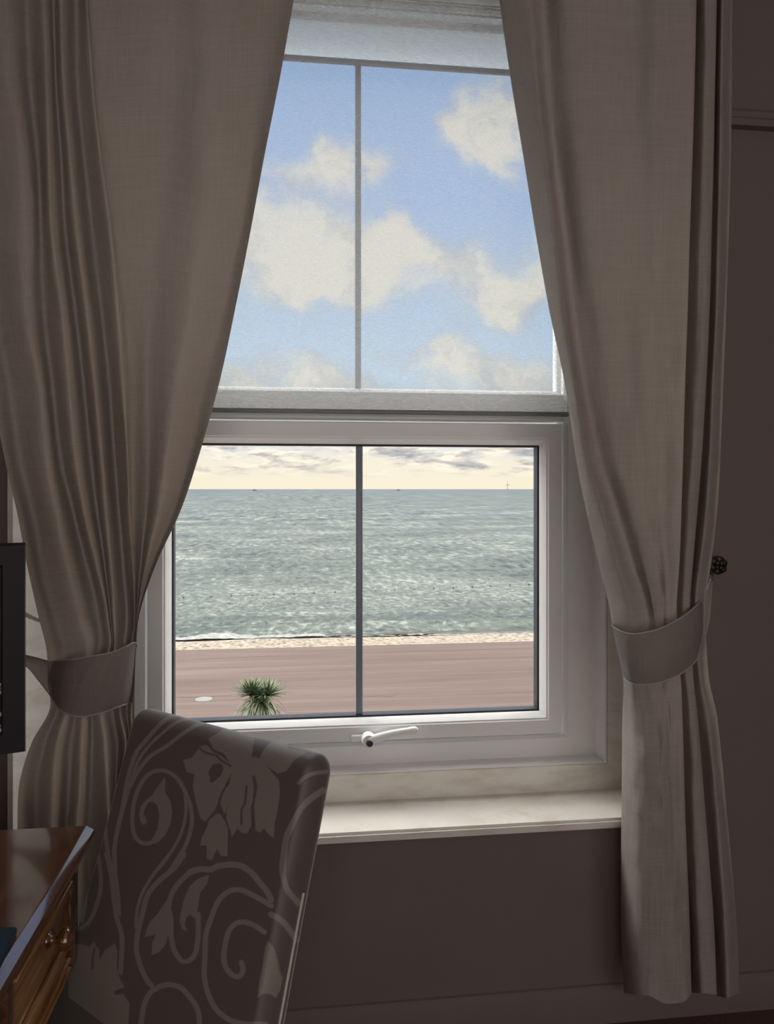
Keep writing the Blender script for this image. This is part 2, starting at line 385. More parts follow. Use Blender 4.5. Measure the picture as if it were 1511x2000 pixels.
# linings of the splayed reveal
st('trim_1', prism(B(), [(OL, -.002), (IL, .16), (IL-.012, .16), (OL-.012, -.002)], ZS, ZT), M['casing'], smooth=False)
st('trim_2', prism(B(), [(OR, -.002), (IR, .16), (IR+.012, .16), (OR+.012, -.002)], ZS, ZT), M['casing'], smooth=False)
st('trim_3', prism(B(), [(OL, -.002), (OR, -.002), (IR, .16), (IL, .16)], ZT, ZT+.012), M['casing'], smooth=False)
# picture rail on the right of the window, skirting
bm = B(); zr = at(1460, 232, 0).z
prof = [(0, -.03), (-.022, -.028), (-.026, -.012), (-.016, -.004), (-.016, .012), (-.008, .022), (0, .024)]
for x0, x1 in ((1.13, XR), (XL, -.72)):
    a = [bm.verts.new((x0, y, zr+z)) for y, z in prof]; b = [bm.verts.new((x1, y, zr+z)) for y, z in prof]
    for i in range(len(prof)-1): bm.faces.new((a[i], a[i+1], b[i+1], b[i]))
    bm.faces.new(a); bm.faces.new(b[::-1])
st('trim_4', bm, M['wall'], angle=25)
bm = B(); prof = [(0, 0), (-.016, 0), (-.016, .075), (-.012, .085), (-.006, .092), (0, .094)]
a = [bm.verts.new((XL, y, z)) for y, z in prof]; b = [bm.verts.new((XR, y, z)) for y, z in prof]
for i in range(len(prof)-1): bm.faces.new((a[i], a[i+1], b[i+1], b[i]))
bm.faces.new(a); bm.faces.new(b[::-1]); st('baseboard_front', bm, M['wall'], angle=25)
# sill board with eased nose
bm = B(); bm2 = [(IL-.01, .175), (IR+.01, .175), (OR+.035, -.002), (OR+.035, -.03), (OL-.035, -.03), (OL-.035, -.002)]
prism(bm, bm2, ZS-.026, ZS)
bmesh.ops.bevel(bm, geom=[e for e in bm.edges if abs(e.verts[0].co.y+.03) < 1e-4 and abs(e.verts[1].co.y+.03) < 1e-4 and abs(e.verts[0].co.z-e.verts[1].co.z) < 1e-4], offset=.007, segments=3, affect='EDGES')
st('trim_5', bm, M['casing'])

# ------------------------------------------------------------------ window
W = empty('window_1', (.186, .2, ZS), kind='structure')
X0, X1 = -.388, .760; FZ0, FZ1 = .677, 2.679
# casing board round the frame
bm = B()
sweep(bm, IL, IR, ZS, ZT, [(0, .16), (.75, .16), (.93, .157), (1, .166), (1, .19), (0, .19)], ks=.046, kb=.077, kt=.006)
link('casing', bm, M['casing'], W, angle=20)
# frame: chamfered lip, flat face, small bead
pr = [(-.06, .185), (-.01, .152), (.02, .150), (.06, .152), (.18, .187), (.36, .186), (.90, .186), (.93, .190), (1, .196), (1, .27), (-.06, .27)]
bm = B(); sweep(bm, .0-.496, .868, .607, 2.688, pr, ks=.108, kb=.07, kt=.009)
link('frame', bm, M['upvc'], W, angle=22)
bm = B()
# transom between the lights
for (y0, y1, z0, z1) in ((.196, .27, 1.561, 1.637), (.19, .20, 1.57, 1.618)): box(bm, (X0-.002, y0, z0), (X1+.002, y1, z1), .003)
link('transom', bm, M['upvc'], W)
link('frosted_pane', box(B(), (X0+.005, .232, 2.56), (X1-.005, .238, FZ1)), M['valance'], W, smooth=False)
link('top_rail', box(B(), (X0, .224, 2.549), (X1, .236, 2.563), .002), M['bar'], W)
# upper light
bm = B(); sweep(bm, X0, X1, 1.637, FZ1, [(0, .215), (.010, .222), (.012, .228), (.012, .25), (0, .25)]); link('glazing_bead', bm, M['upvc'], W)
link('glass', box(B(), (X0+.005, .236, 1.64), (X1-.005, .242, 2.552)), M['glass'], W, smooth=False)
xm = at(699, 700, .23).x
link('glazing_bar', box(B(), (xm-.0085, .228, 1.64), (xm+.0085, .235, 2.55), .002), M['bar'], W)
# lower sash
S = link('sash', sweep(B(), -.380, .7515, .683, 1.553,
     [(0, .186), (.003, .180), (.040, .179), (.043, .183), (.046, .183), (.057, .197), (.060, .203), (.060, .25), (0, .25)]), M['upvc'], W, angle=22)
link('gasket', sweep(B(), -.320, .6915, .743, 1.493, [(0, .203), (.0045, .206), (.0045, .24), (0, .24)]), M['gasket'], S)
link('glass', box(B(), (-.318, .222, .745), (.6895, .228, 1.491)), M['glass'], S, smooth=False)
xb = at(701, 1100, .22).x
link('glazing_bar', box(B(), (xb-.0095, .212, .748), (xb+.0095, .221, 1.488), .0025), M['bar'], S)
# espagnolette handle
hb = at(718, 1441, .175); ht = at(811, 1426, .145)
bm = B(); l = at(684, 1441, .179); r = at(752, 1439, .179)
box(bm, (l.x, .168, l.z-.010), (r.x, .180, l.z+.010), .0055, 4)
H = link('handle', bm, M['hwhite'], S)
bm = B(); lathe(bm, [(.019, 0), (.020, .004), (.0185, .022), (.016, .028), (.002, .029)], (hb.x, .172, hb.z), (0, -1, 0), 28)
n = 12; pts = []; rr = []
for i in range(n+1):
    k = i/n; p = Vector((hb.x, .150, hb.z)).lerp(ht, k); p.z += .004*math.sin(k*3.1); pts.append(p); rr.append(.0125-.0038*k+(.0015 if k > .85 else 0))
tube(bm, pts, rr, 14); bmesh.ops.create_uvsphere(bm, u_segments=14, v_segments=8, radius=.0083, matrix=__import__('mathutils').Matrix.Translation(ht))
link('lever', bm, M['hwhite'], H, angle=60)
link('lock_button', lathe(B(), [(.0095, 0), (.0095, .004), (.008, .006), (.001, .0065)], (hb.x+.002, .1435, hb.z-.004), (0, -1, 0), 24), M['gasket'], H)
bm = B()
# outside stone sill under the window
box(bm, (IL, .27, .50), (IR, .50, .60), .01); st('trim_6', bm, M['stone'])

# ------------------------------------------------------------------ blind
bl = empty('roller_blind', (.186, .135, 1.56), 'sheer grey-white roller blind lowered over the upper half of the window', 'blind')
BX0, BX1, BY = -.372, .748, .135
zb = at(1000, 813, BY).z
bm = B(); rows = []
for i in range(41):
    z = zb+.012+(2.668-zb-.012)*i/40
    rows.append([(BX0+(BX1-BX0)*j/30, BY+.0015*math.sin(j*.5+i*.21)*math.sin(math.pi*j/30), z) for j in range(31)])
gridmesh(bm, rows); link('fabric', bm, M['blind'], bl)
bm = B(); box(bm, (BX0-.002, BY-.007, zb), (BX1+.004, BY+.007, zb+.014), .004, 3)
M['hem'] = mat('grey_bottom_rail', varied((.20, .21, .225), (.23, .24, .255), 6, .02), rough=.4)
link('bottom_rail', bm, M['hem'], bl)
bm = B(); tube(bm, [(BX0-.01, BY+.006, 2.674), (BX1+.01, BY+.006, 2.674)], .010, 20); link('roller', bm, M['blind'], bl)
for x in (BX0-.014, BX1+.012): link('bracket', box(B(), (x-.003, BY-.018, 2.64), (x+.003, BY+.022, 2.69), .001), M['hwhite'], bl)

# ------------------------------------------------------------------ curtains
def interp(rows, py):
    ks = sorted(rows)
    if py <= ks[0]: return list(rows[ks[0]])
    if py >= ks[-1]: return list(rows[ks[-1]])
    for a, b in zip(ks, ks[1:]):
        if a <= py <= b:
            # cubic (catmull) in py
            i = ks.index(a); p = ks[max(i-1, 0)]; q = ks[min(i+2, len(ks)-1)]
            t = (py-a)/(b-a); out = []
            for c in range(len(rows[a])):
                v0, v1 = rows[a][c], rows[b][c]
                m0 = (v1-rows[p][c])/(b-p)*(b-a) if p != a else v1-v0
                m1 = (rows[q][c]-v0)/(q-a)*(b-a) if q != b else v1-v0
                out.append((2*t**3-3*t*t+1)*v0+(t**3-2*t*t+t)*m0+(-2*t**3+3*t*t)*v1+(t**3-t*t)*m1)
            return out
def crom(vals, per):
    out = []; n = len(vals)
    for i in range(n-1):
        p0, p1, p2, p3 = vals[max(i-1, 0)], vals[i], vals[i+1], vals[min(i+2, n-1)]
        for k in range(per):
            t = k/per; m0 = (p2-p0)/2; m1 = (p3-p1)/2
            # cardinal spline, slightly tight
            m0 *= .85; m1 *= .85
            out.append((2*t**3-3*t*t+1)*p1+(t**3-2*t*t+t)*m0+(-2*t**3+3*t*t)*p2+(t**3-t*t)*m1)
    out.append(vals[-1]); return out
def curtain_bm(rows, offs, amp, Y0, y_top, y_bot, hem=None, seed=0, flip=False):
    bm = B(); R = []; ny = 230
    for i in range(ny+1):
        py = y_top+(y_bot-y_top)*i/ny
        xs = interp(rows, py); a = interp(amp, py); of = interp(offs, py)
        cs = crom(xs, 9); co = crom(of, 9); row = []
        for j, (x, o) in enumerate(zip(cs, co)):
            u = j/(len(cs)-1)
            ay = a[0]; yc = Y0+a[1]
            w1 = mn.noise(Vector((u*9+seed, py*.0035, 0)))*.010+mn.noise(Vector((u*26+seed, py*.008, 3)))*.0035
            w1 += mn.noise(Vector((u*14+seed, py*.022, 7)))*.004*a[2]
            pyy = py
            if hem and i > ny-6: pyy += (crom(hem, 9)[j])*(i-ny+6)/6
            row.append(at(x, pyy, yc+o*ay+w1))
        R.append(row)
    gridmesh(bm, R); return bm
L = {
-150:[-172,-100,0,40,78,100,113,146,160,180,335,430,590,583],
0:[-160,-70,8,50,84,104,119,150,168,190,330,417,566,558],
150:[-150,-62,18,58,90,108,124,150,178,200,330,417,541,533],
300:[-132,-45,38,72,95,118,136,163,192,214,318,405,512,505],
450:[-92,-30,46,80,101,127,149,180,212,232,300,390,485,478],
600:[-52,-8,50,86,119,146,168,197,227,245,292,370,456,449],
750:[-20,18,75,103,133,163,184,213,238,254,290,345,424,418],
900:[10,40,90,120,148,178,198,225,248,258,290,325,383,377],
1000:[33,62,108,143,164,189,206,232,251,260,285,308,350,345],
1100:[52,82,128,167,187,203,216,240,258,263,275,286,305,302],
1200:[74,106,153,189,208,215,223,248,262,264,266,268,272,270],
1270:[91,125,168,192,212,217,224,242,255,259,262,264,265,263],
1330:[93,118,145,165,183,195,205,230,250,256,259,262,263,261],
1385:[97,115,132,150,166,181,196,219,232,238,250,256,262,260],
1450:[62,88,112,140,160,180,204,228,243,248,254,258,262,260],
1530:[38,72,104,135,156,178,208,226,238,243,247,250,252,250],
1620:[34,70,101,128,148,172,212,224,232,238,243,246,249,247],
1960:[30,66,98,126,146,172,210,224,234,242,248,252,256,254]}
Loff = {0: [.01,-.035,.030,-.032,.036,-.030,.030,-.044,.045,.012,-.032,.036,-.020,.004]}
Lamp = {-150:[.6,0,.1],0:[.6,0,.1],600:[.85,0,.2],900:[.95,-.01,.5],1100:[.8,-.02,1],1270:[.5,-.03,1.5],1385:[.5,-.03,1.5],1500:[.85,-.02,1],1960:[1,0,.5]}
M_c = M['curtain']
cur = tag(link('curtain', curtain_bm(L, Loff, Lamp, -.15, -150, 1935, None, 2.2), M_c, angle=180),
   'grey-beige linen curtain tied back on the left, above the patterned chair', 'curtain', 'pair of floor-length curtains')
Rr = {
-150:[962,958,1012,1055,1102,1225,1290,1360,1356,1375,1400,1397,1412,1435],
0:[983,977,1032,1062,1110,1232,1290,1357,1354,1376,1399,1396,1410,1430],
150:[1003,998,1044,1071,1120,1235,1290,1354,1350,1373,1396,1393,1408,1429],
300:[1027,1022,1060,1086,1130,1238,1290,1350,1346,1370,1393,1390,1405,1427],
450:[1050,1046,1079,1103,1146,1240,1290,1345,1341,1366,1389,1386,1402,1423],
600:[1076,1072,1098,1119,1165,1240,1290,1341,1337,1362,1385,1382,1398,1418],
750:[1107,1103,1121,1140,1186,1245,1290,1336,1332,1355,1378,1375,1392,1412],
900:[1129,1126,1146,1172,1210,1255,1290,1332,1328,1348,1369,1366,1385,1406],
1000:[1149,1146,1175,1205,1235,1268,1292,1329,1326,1342,1361,1358,1378,1400],
1100:[1173,1170,1203,1235,1258,1282,1300,1326,1323,1336,1353,1350,1368,1388],
1180:[1193,1190,1225,1260,1275,1290,1303,1321,1318,1332,1347,1344,1358,1376],
1240:[1203,1200,1232,1266,1282,1295,1305,1323,1320,1333,1349,1346,1360,1378],
1330:[1220,1217,1232,1245,1265,1290,1308,1329,1326,1340,1354,1351,1368,1385],
1400:[1219,1216,1236,1260,1282,1300,1312,1332,1329,1345,1362,1359,1380,1400],
1600:[1217,1214,1240,1266,1290,1305,1318,1338,1334,1352,1378,1374,1402,1420],
1800:[1216,1213,1240,1266,1290,1308,1325,1346,1342,1362,1393,1389,1415,1438],
1945:[1222,1219,1245,1270,1295,1318,1338,1350,1346,1370,1399,1395,1420,1444]}
Roff = {0: [.070,.055,.0,.026,-.020,-.018,-.032,-.034,.044,-.030,-.024,.040,-.028,.028],
900: [.070,.055,-.005,.020,-.014,-.022,-.032,-.034,.044,-.030,-.024,.040,-.028,.028],
1240: [.085,.06,-.02,.005,-.03,-.03,-.034,-.034,.044,-.030,-.024,.040,-.028,.028],
1420: [.11,.08,-.01,-.040,-.045,-.044,-.036,-.022,.050,-.026,-.024,.045,-.028,.028]}
Ramp = {-150:[1.1,0,.1],600:[1.0,0,.25],900:[.95,0,.9],1100:[.8,-.01,1.6],1200:[.55,-.02,2],1330:[.5,-.02,2.4],1450:[.85,-.01,1.8],1700:[1,0,1.2],1945:[1,0,.6]}
cur2 = tag(link('curtain', curtain_bm(Rr, Roff, Ramp, -.15, -150, 1943, [-3,-3,0,3,16,17,12,-4,-4,-3,0,0,6,-4], 8.1), M_c, angle=180),
   'grey-beige linen curtain tied back on the right with its hem above the carpet', 'curtain', 'pair of floor-length curtains')
# pole the curtains hang from, above the picture
pole = tag(link('curtain_pole', tube(B(), [(-1.02, -.15, 2.86), (1.45, -.15, 2.86)], .016, 18), M['leg']), 'dark wooden pole both curtains hang from above the window', 'curtain pole')
for x in (-.95, 1.35):
    bm = B(); tube(bm, [(x, -.15, 2.86), (x, 0.0, 2.86)], .009, 10); link('bracket', bm, M['leg'], pole)

# tiebacks
def band(name, top, bot, ys, label):
    bm = B(); nu = 10; rows = []
    T = list(zip(*top)); Bo = list(zip(*bot)); f = lambda s: crom(list(s), nu)
    tx, ty, bx, by, yy = f(T[0]), f(T[1]), f(Bo[0]), f(Bo[1]), f(ys)
    for k in range(13):
        v = k/12; row = []
        for i in range(len(tx)):
            px = tx[i]+(bx[i]-tx[i])*v; py = ty[i]+(by[i]-ty[i])*v
            bulge = -.012*math.sin(math.pi*v)+.002*mn.noise(Vector((i*.25, v*6, 1)))
            row.append(at(px, py, yy[i]+bulge))
        rows.append(row)
    gridmesh(bm, rows)
    r = bmesh.ops.solidify(bm, geom=bm.faces[:], thickness=.004)
    o = tag(link(name, bm, M['tie'], angle=60), label, 'tieback', 'fabric tiebacks')
    # stitched piping along both long edges
    bm = B()
    for q in (0, 12): tube(bm, rows[q], .0016, 6)
    link('edge_seam', bm, M['tie'], o)
    return o
tr_ = band('curtain_tieback', [(1200,1219),(1195,1222),(1215,1234),(1242,1238),(1285,1229),(1318,1213),(1345,1195),(1365,1176),(1380,1152),(1387,1130)],
  [(1222,1318),(1219,1324),(1229,1333),(1247,1337),(1280,1335),(1310,1325),(1336,1311),(1362,1284),(1383,1215),(1390,1134)],
  [-.12,-.165,-.215,-.232,-.235,-.228,-.215,-.185,-.11,-.055], 'broad linen tieback band round the right curtain, hooked below the rosette')
tl_ = band('curtain_tieback', [(20,1278),(53,1281),(75,1286),(95,1291),(132,1289),(175,1282),(215,1275),(245,1263),(262,1255),(267,1262),(265,1264)],
  [(20,1286),(53,1302),(75,1328),(95,1354),(116,1385),(138,1397),(168,1399),(205,1390),(238,1378),(259,1372),(257,1374)],
  [-.03,-.07,-.12,-.17,-.225,-.240,-.242,-.238,-.215,-.165,-.13], 'broad linen tieback band round the left curtain beside the dark screen')
bm = B(); p0 = at(18, 1176, -.035); p1 = at(80, 1213, -.09)
rows = []
for i in range(9):
    k = i/8; c = p0.lerp(p1, k); c.z -= .012*math.sin(math.pi*k)*.5
    rows.append([c+Vector((0, 0, .008-.004*k)), c+Vector((0, -.006, 0)), c-Vector((0, 0, .008-.004*k))])
gridmesh(bm, rows); bmesh.ops.solidify(bm, geom=bm.faces[:], thickness=.003)
link('cord', bm, M['piping'], tl_)
# rosette hook
hc = at(1402, 1104, -.05)
hk = empty('tieback_hook', (hc.x, 0, hc.z), 'dark bronze rose-shaped tieback hook on the wall right of the curtain', 'hook')
bm = B(); lathe(bm, [(.0205, 0), (.0235, .004), (.0235, .008), (.020, .011), (.012, .0125), (.002, .013)], (hc.x, -.042, hc.z), (0, -1, 0), 36)
for ring_r, cnt, h, rad in ((.0155, 6, .012, .0085), (.0075, 4, .016, .0062)):
    for k in range(cnt):
        a = k*2*math.pi/cnt+ring_r*90
        m4 = __import__('mathutils').Matrix.Translation((hc.x+ring_r*math.cos(a), -.042-h, hc.z+ring_r*math.sin(a))) @ __import__('mathutils').Matrix.Diagonal((1, .45, 1, 1))
        bmesh.ops.create_uvsphere(bm, u_segments=14, v_segments=8, radius=rad, matrix=m4)
link('rosette', bm, M['iron'], hk, angle=60)
bm = B(); lathe(bm, [(.016, 0), (.016, .003), (.008, .006), (.006, .010), (.006, .044)], (hc.x, 0, hc.z), (0, -1, 0), 20); link('stem', bm, M['iron'], hk)
bm = B(); q = at(1386, 1128, -.055)
tube(bm, [q+Vector((.013*math.cos(a)*.6, 0, .012*math.sin(a))) for a in [i*2*math.pi/16 for i in range(17)]], .0018, 8); link('ring', bm, M['iron'], tr_)
bm = B(); tube(bm, [q+Vector((0, 0, .010)), Vector((hc.x-.008, -.03, hc.z-.006))], .0018, 8); link('ring_link', bm, M['iron'], tr_)

# ------------------------------------------------------------------ chair
def chain(pts, w, crop):
    ox, oy = {'A': (200, 1370), 'B': (400, 1370), 'C': (150, 1670), 'D': (370, 1670)}[crop]; k = 6.044
    return [(ox+x/k, oy+y/k) for x, y in pts], w/k/2
strokes = [chain(p, w_, c) for c, w_, p in [
 ('A', 48, [(30,1480),(45,1650),(75,1850),(110,1990)]),
 ('C', 55, [(350,-10),(400,200),(430,450),(460,700),(530,950),(525,1200),(515,1380)]),
 ('C', 42, [(440,-10),(450,200),(480,420),(500,700)]),
 ('A', 50, [(150,1990),(140,1750),(180,1500),(240,1250),(290,950),(390,620),(520,450),(700,250),(850,165),(1000,140)]),
 ('A', 34, [(220,1350),(300,1080),(360,860),(450,650),(600,470),(800,300),(950,220),(1180,190)]),
 ('A', 46, [(330,1000),(420,820),(560,650),(750,530),(950,380),(1150,270),(1400,250)]),
 ('A', 36, [(650,1990),(760,1850),(900,1620),(960,1450),(985,1280),(975,1120)]),
 ('A', 48, [(800,1990),(980,1700),(1050,1450),(1040,1250),(980,1080),(900,930),(800,845),(700,812),(600,830),(500,900),(420,1040),(370,1200),(352,1400),(370,1560),(430,1650),(520,1680),(600,1650)]),
 ('C', 38, [(1090,-10),(900,230),(770,450),(710,650),(695,850)]),
 ('C', 60, [(1260,-10),(1150,150),(950,320),(830,480),(770,700),(720,900),(700,1100),(730,1250),(800,1430),(880,1540)]),
 ('C', 62, [(740,2100),(790,1780),(870,1620),(1000,1545),(1100,1530),(1230,1570),(1350,1700),(1430,1850),(1450,2100)]),
 ('C', 60, [(1511,160),(1350,200),(1220,310),(1130,430),(1080,600),(1110,760),(1110,950),(1150,1130),(1240,1250),(1330,1240),(1400,1150),(1430,950),(1430,700)]),
 ('C', 40, [(110,100),(130,300),(110,450),(90,650),(60,780)]),
 ('C', 48, [(250,0),(280,200),(280,400),(230,600),(150,780),(40,870)]),
 ('D', 70, [(0,200),(120,165),(250,170),(330,130),(480,112),(600,125),(720,200),(830,330),(920,440),(960,530)]),
 ('D', 62, [(960,600),(850,530),(720,460),(600,410),(480,420),(370,500),(300,620),(240,780),(190,950),(180,1200),(170,1400),(200,1580),(260,1740),(350,1860),(480,1950),(620,1990),(900,2000)]),
 ('D', 62, [(880,910),(760,830),(640,790),(540,810),(460,900),(420,1050),(400,1200),(430,1330),(510,1420),(590,1430),(630,1350),(610,1270)]),
 ('D', 70, [(1110,-20),(1090,150),(1110,280),(1160,420),(1290,570)]),
 ('D', 70, [(960,700),(1080,770),(1180,880),(1260,1000)]),
 ('B', 72, [(1390,1050),(1250,1150),(1130,1270),(1040,1430),(960,1600),(930,1800),(920,2000)]),
 ('B', 50, [(1110,960),(1170,900),(1290,850),(1430,830)]),
]]
polys = [chain(p, 0, c)[0] for c, p in [
 ('A', [(740,900),(735,1060),(800,1180),(825,1300),(800,1450),(740,1580),(640,1670),(540,1695),(600,1600),(650,1500),(670,1350),(650,1240),(600,1180),(540,1190),(500,1260),(480,1330),(510,1370),(530,1420),(490,1460),(450,1430),(430,1340),(450,1240),(510,1170),(590,1100),(640,1020),(700,940)]),
 ('A', [(950,690),(1060,660),(1150,530),(1230,515),(1310,600),(1400,640),(1520,750),(1600,800),(1511,860),(1440,1000),(1370,1150),(1340,1260),(1210,1420),(1150,1370),(1100,1180),(1065,1000),(1085,865),(990,830)]),
 ('B', [(40,440),(150,380),(230,320),(300,265),(500,340),(650,420),(570,470),(560,640),(640,680),(700,560),(780,480),(900,480),(1000,560),(1200,600),(1050,700),(960,820),(860,850),(730,760),(800,850),(870,930),(885,1100),(850,1300),(820,1450),(810,1610),(760,1580),(690,1500),(650,1550),(590,1520),(575,1300),(600,1000),(560,900),(580,1100),(540,1250),(550,1450),(500,1560),(430,1550),(380,1500),(320,1600),(290,1500),(255,1400),(250,1300),(300,1180),(230,1330),(170,1180),(180,1100),(280,970),(330,800),(230,620),(100,560)]),
 ('B', [(140,1320),(50,1400),(0,1540),(-40,1600),(-60,1700),(20,1700),(20,1850),(80,1880),(110,1800),(140,1740),(190,1820),(265,1830),(270,1500),(230,1400),(180,1330)]),
 ('C', [(1130,480),(1040,560),(960,680),(860,790),(820,880),(800,970),(880,950),(930,930),(890,1030),(880,1180),(960,1150),(1030,1080),(1070,970),(1100,930),(1110,1050),(1140,1080),(1110,900),(1100,700)]),
 ('C', [(1560,230),(1420,280),(1330,370),(1270,500),(1230,650),(1210,780),(1240,870),(1300,900),(1270,830),(1290,740),(1340,700),(1400,760),(1430,600),(1450,450),(1540,330)]),
 ('C', [(50,1050),(150,1080),(200,1020),(260,1120),(270,1240),(330,1120),(450,1040),(480,1150),(470,1330),(500,1440),(560,1560),(450,1600),(440,1650),(550,1640),(620,1750),(600,2100),(-100,2100),(-100,1060)]),
 ('D', [(920,1010),(1000,1100),(1040,1230),(1060,1350),(1100,1450),(1070,1600),(1020,1690),(950,1640),(870,1640),(800,1690),(820,1500),(860,1300),(890,1100)]),
]]
cuts = [chain(p, w_, c) for c, w_, p in [
 ('B', 28, [(490,1000),(470,1200),(430,1280),(430,1450)]), ('B', 34, [(575,890),(600,1000),(580,1130)]), ('B', 46, [(560,1280),(570,1500)]),
 ('B', 18, [(600,430),(575,560),(560,660)]), ('B', 26, [(-100,520),(0,600),(130,640),(200,700),(300,760)]), ('B', 26, [(280,960),(200,1080),(150,1300)]),
 ('C', 26, [(210,1100),(190,1200),(180,1340)])]]
cutp = [chain([(1250,830),(1300,740),(1390,730),(1430,780),(1400,870),(1310,950),(1270,960)], 0, 'A')[0]]
def seg_dist(P, pts, closed=False):
    pts = np.array(pts, float); d = np.full(len(P), 1e9)
    if closed: pts = np.vstack([pts, pts[:1]])
    for a, b in zip(pts, pts[1:]):
        ab = b-a; t = np.clip(((P-a)@ab)/(ab@ab+1e-9), 0, 1)
        d = np.minimum(d, np.hypot(*(P-(a+t[:, None]*ab)).T))
    return d
def inside(P, pts):
    r = np.zeros(len(P), bool); n = len(pts); x, y = P[:, 0], P[:, 1]
    for i in range(n):
        x0, y0 = pts[i]; x1, y1 = pts[(i+1) % n]
        if y0 == y1: continue
        r ^= ((y0 > y) != (y1 > y)) & (x < (x1-x0)*(y-y0)/(y1-y0)+x0)
    return r
def smooth_pts(pts):
    xs = crom([p[0] for p in pts], 5); ys = crom([p[1] for p in pts], 5); return list(zip(xs, ys))
def pattern(P):
    v = np.zeros(len(P))
    for pts, h in strokes: v = np.maximum(v, np.clip((h-seg_dist(P, smooth_pts(pts)))/1.6+.5, 0, 1))
    def pv(pts):
        d = seg_dist(P, pts, True); return np.clip(np.where(inside(P, pts), d, -d)/1.6+.5, 0, 1)
    for pts in polys: v = np.maximum(v, pv(pts))
    for pts, h in cuts: v *= 1-np.clip((h-seg_dist(P, smooth_pts(pts)))/1.6+.5, 0, 1)
    for pts in cutp: v *= 1-pv(pts)
    return v
TL = cam2w(-.476, 1.52, .938); TR = cam2w(-.0975, 1.245, .938)
acr = (TR-TL).normalized(); nrm = Vector((acr.y, -acr.x, 0))      # nrm: the way the seat faces
if nrm.y > 0: nrm = -nrm
ZB = .36; hgt = .938-ZB
dn = (nrm*.165*hgt/.518+Vector((0, 0, -hgt)))
up_ = -dn.normalized(); face = acr.cross(up_).normalized()
if face.dot(nrm) < 0: face = -face
wd = (TR-TL).length; Hh = dn.length; th = .034; ru = .017; rv = .032
base = (TL+TR)/2+dn
chair = empty('dining_chair', (base.x+nrm.x*.2, base.y+nrm.y*.2, 0), 'high-backed upholstered chair in dark scroll and leaf patterned fabric, drawn up to the desk', 'chair')
def nonuni(n, L_, r):
    "positions from -L_/2..L_/2, dense near the rounded ends"
    a = [-L_/2+r*(1-math.cos(math.pi/2*k/26)) for k in range(26)]
    m = [-L_/2+r+(L_-2*r)*k/n for k in range(n+1)]
    return a+m+[-x for x in a[::-1]]
us = nonuni(330, wd, ru); vs_ = nonuni(430, Hh, rv)
def slab(u, v, side):
    fl = .03*max(0, (-v+Hh*.1)/Hh)        # widens a little towards the seat
    k = 1+fl*2/wd*(1 if u < 0 else .15)
    du = max(0, abs(u)-(wd/2-ru))/ru; dv = max(0, abs(v)-(Hh/2-rv))/rv
    m = max(du, dv); hyp = math.hypot(du, dv)
    if du > 0 and dv > 0:
        q = m/hyp; uu = math.copysign(wd/2-ru+du*ru*q, u); vv = math.copysign(Hh/2-rv+dv*rv*q, v); e = min(1, m)
    else: uu, vv, e = u, v, m
    y = th*math.sqrt(max(0, 1-e*e))
    crown = .010*(1-(2*u/wd)**2)*(1-(2*v/Hh)**2)
    bow = -.012*(1-(2*u/wd)**2) if False else 0
    return uu*k, vv, side*(y+crown*(1 if side > 0 else .3))
mid = (TL+TR)/2+dn/2
fr_ = []; pos = []
bm = B()
front = [[mid+acr*a+up_*b+face*c for (a, b, c) in [slab(u, v, 1) for u in us]] for v in vs_]
gv = gridmesh(bm, front)
us2 = us[::1]; back = [[mid+acr*a+up_*b+face*c for (a, b, c) in [slab(u, v, -1) for u in us]] for v in vs_]
gridmesh(bm, back)
bmesh.ops.remove_doubles(bm, verts=bm.verts[:], dist=.00004)
bk = link('backrest', bm, M['chair'], chair, angle=180)
def paint(o):
    me = o.data; n = len(me.vertices); co = np.zeros(n*3); me.vertices.foreach_get('co', co); co = co.reshape(-1, 3)
    mw = np.array(o.matrix_world); co = co@mw[:3, :3].T+mw[:3, 3]
    x, y = project(co); P = np.stack([x, y], 1)
    v = pattern(P); at_ = me.attributes.new('pattern', 'FLOAT', 'POINT'); at_.data.foreach_set('value', v.astype(np.float32))
bpy.context.view_layer.update(); paint(bk)
# piping down the two side seams of the back
bm = B()
def pipe_line(sgn, off, v0, v1):
    out = []
    for i in range(40):
        v = v0+(v1-v0)*i/39
        fl = .03*max(0, (-v+Hh*.1)/Hh); k = 1+fl*2/wd*(1 if sgn < 0 else .15)
        out.append(mid+acr*(sgn*(wd/2*k+.001))+up_*v+face*off)
    return out
link('piping', tube(B(), pipe_line(1, -.006, Hh*.16, -Hh/2+.02), .0022, 8), M['piping'], chair)
link('piping', tube(B(), pipe_line(-1, -.012, Hh*.16, -Hh/2+.02), .0022, 8), M['piping'], chair)
# seat, rails and legs
bz = .46; sm = []
def P2(a, f, z): return base+acr*a+nrm*f+Vector((0, 0, z-base.z))
bm = B(); rows = []
seat_prof = [(.0, .38), (.0, .44), (.012, .462), (.03, .47)]
def slab_box(bm, a0, a1, f0, f1, z0, z1, bev):
    r = bmesh.ops.create_cube(bm, size=1)
    for v in r['verts']: v.co = P2((a0+a1)/2+v.co.x*(a1-a0), (f0+f1)/2+v.co.y*(f1-f0), (z0+z1)/2+v.co.z*(z1-z0))
    bmesh.ops.bevel(bm, geom=list({e for v in r['verts'] for e in v.link_edges}), offset=bev, segments=4, affect='EDGES')
slab_box(bm, -wd/2+.01, wd/2-.005, -.01, .42, .385, .475, .022)
link('seat', bm, M['chair'], chair, angle=60)
for a in (-wd/2+.05, wd/2-.05):
    for f, lean in ((.015, -.05), (.38, .0)):
        bm = B(); p0, p1 = P2(a, f, .39), P2(a, f+lean, 0); 
        tube(bm, [p0, p0.lerp(p1, .5), p1], [.026, .022, .017], 4); link('leg', bm, M['leg'], chair, smooth=False)

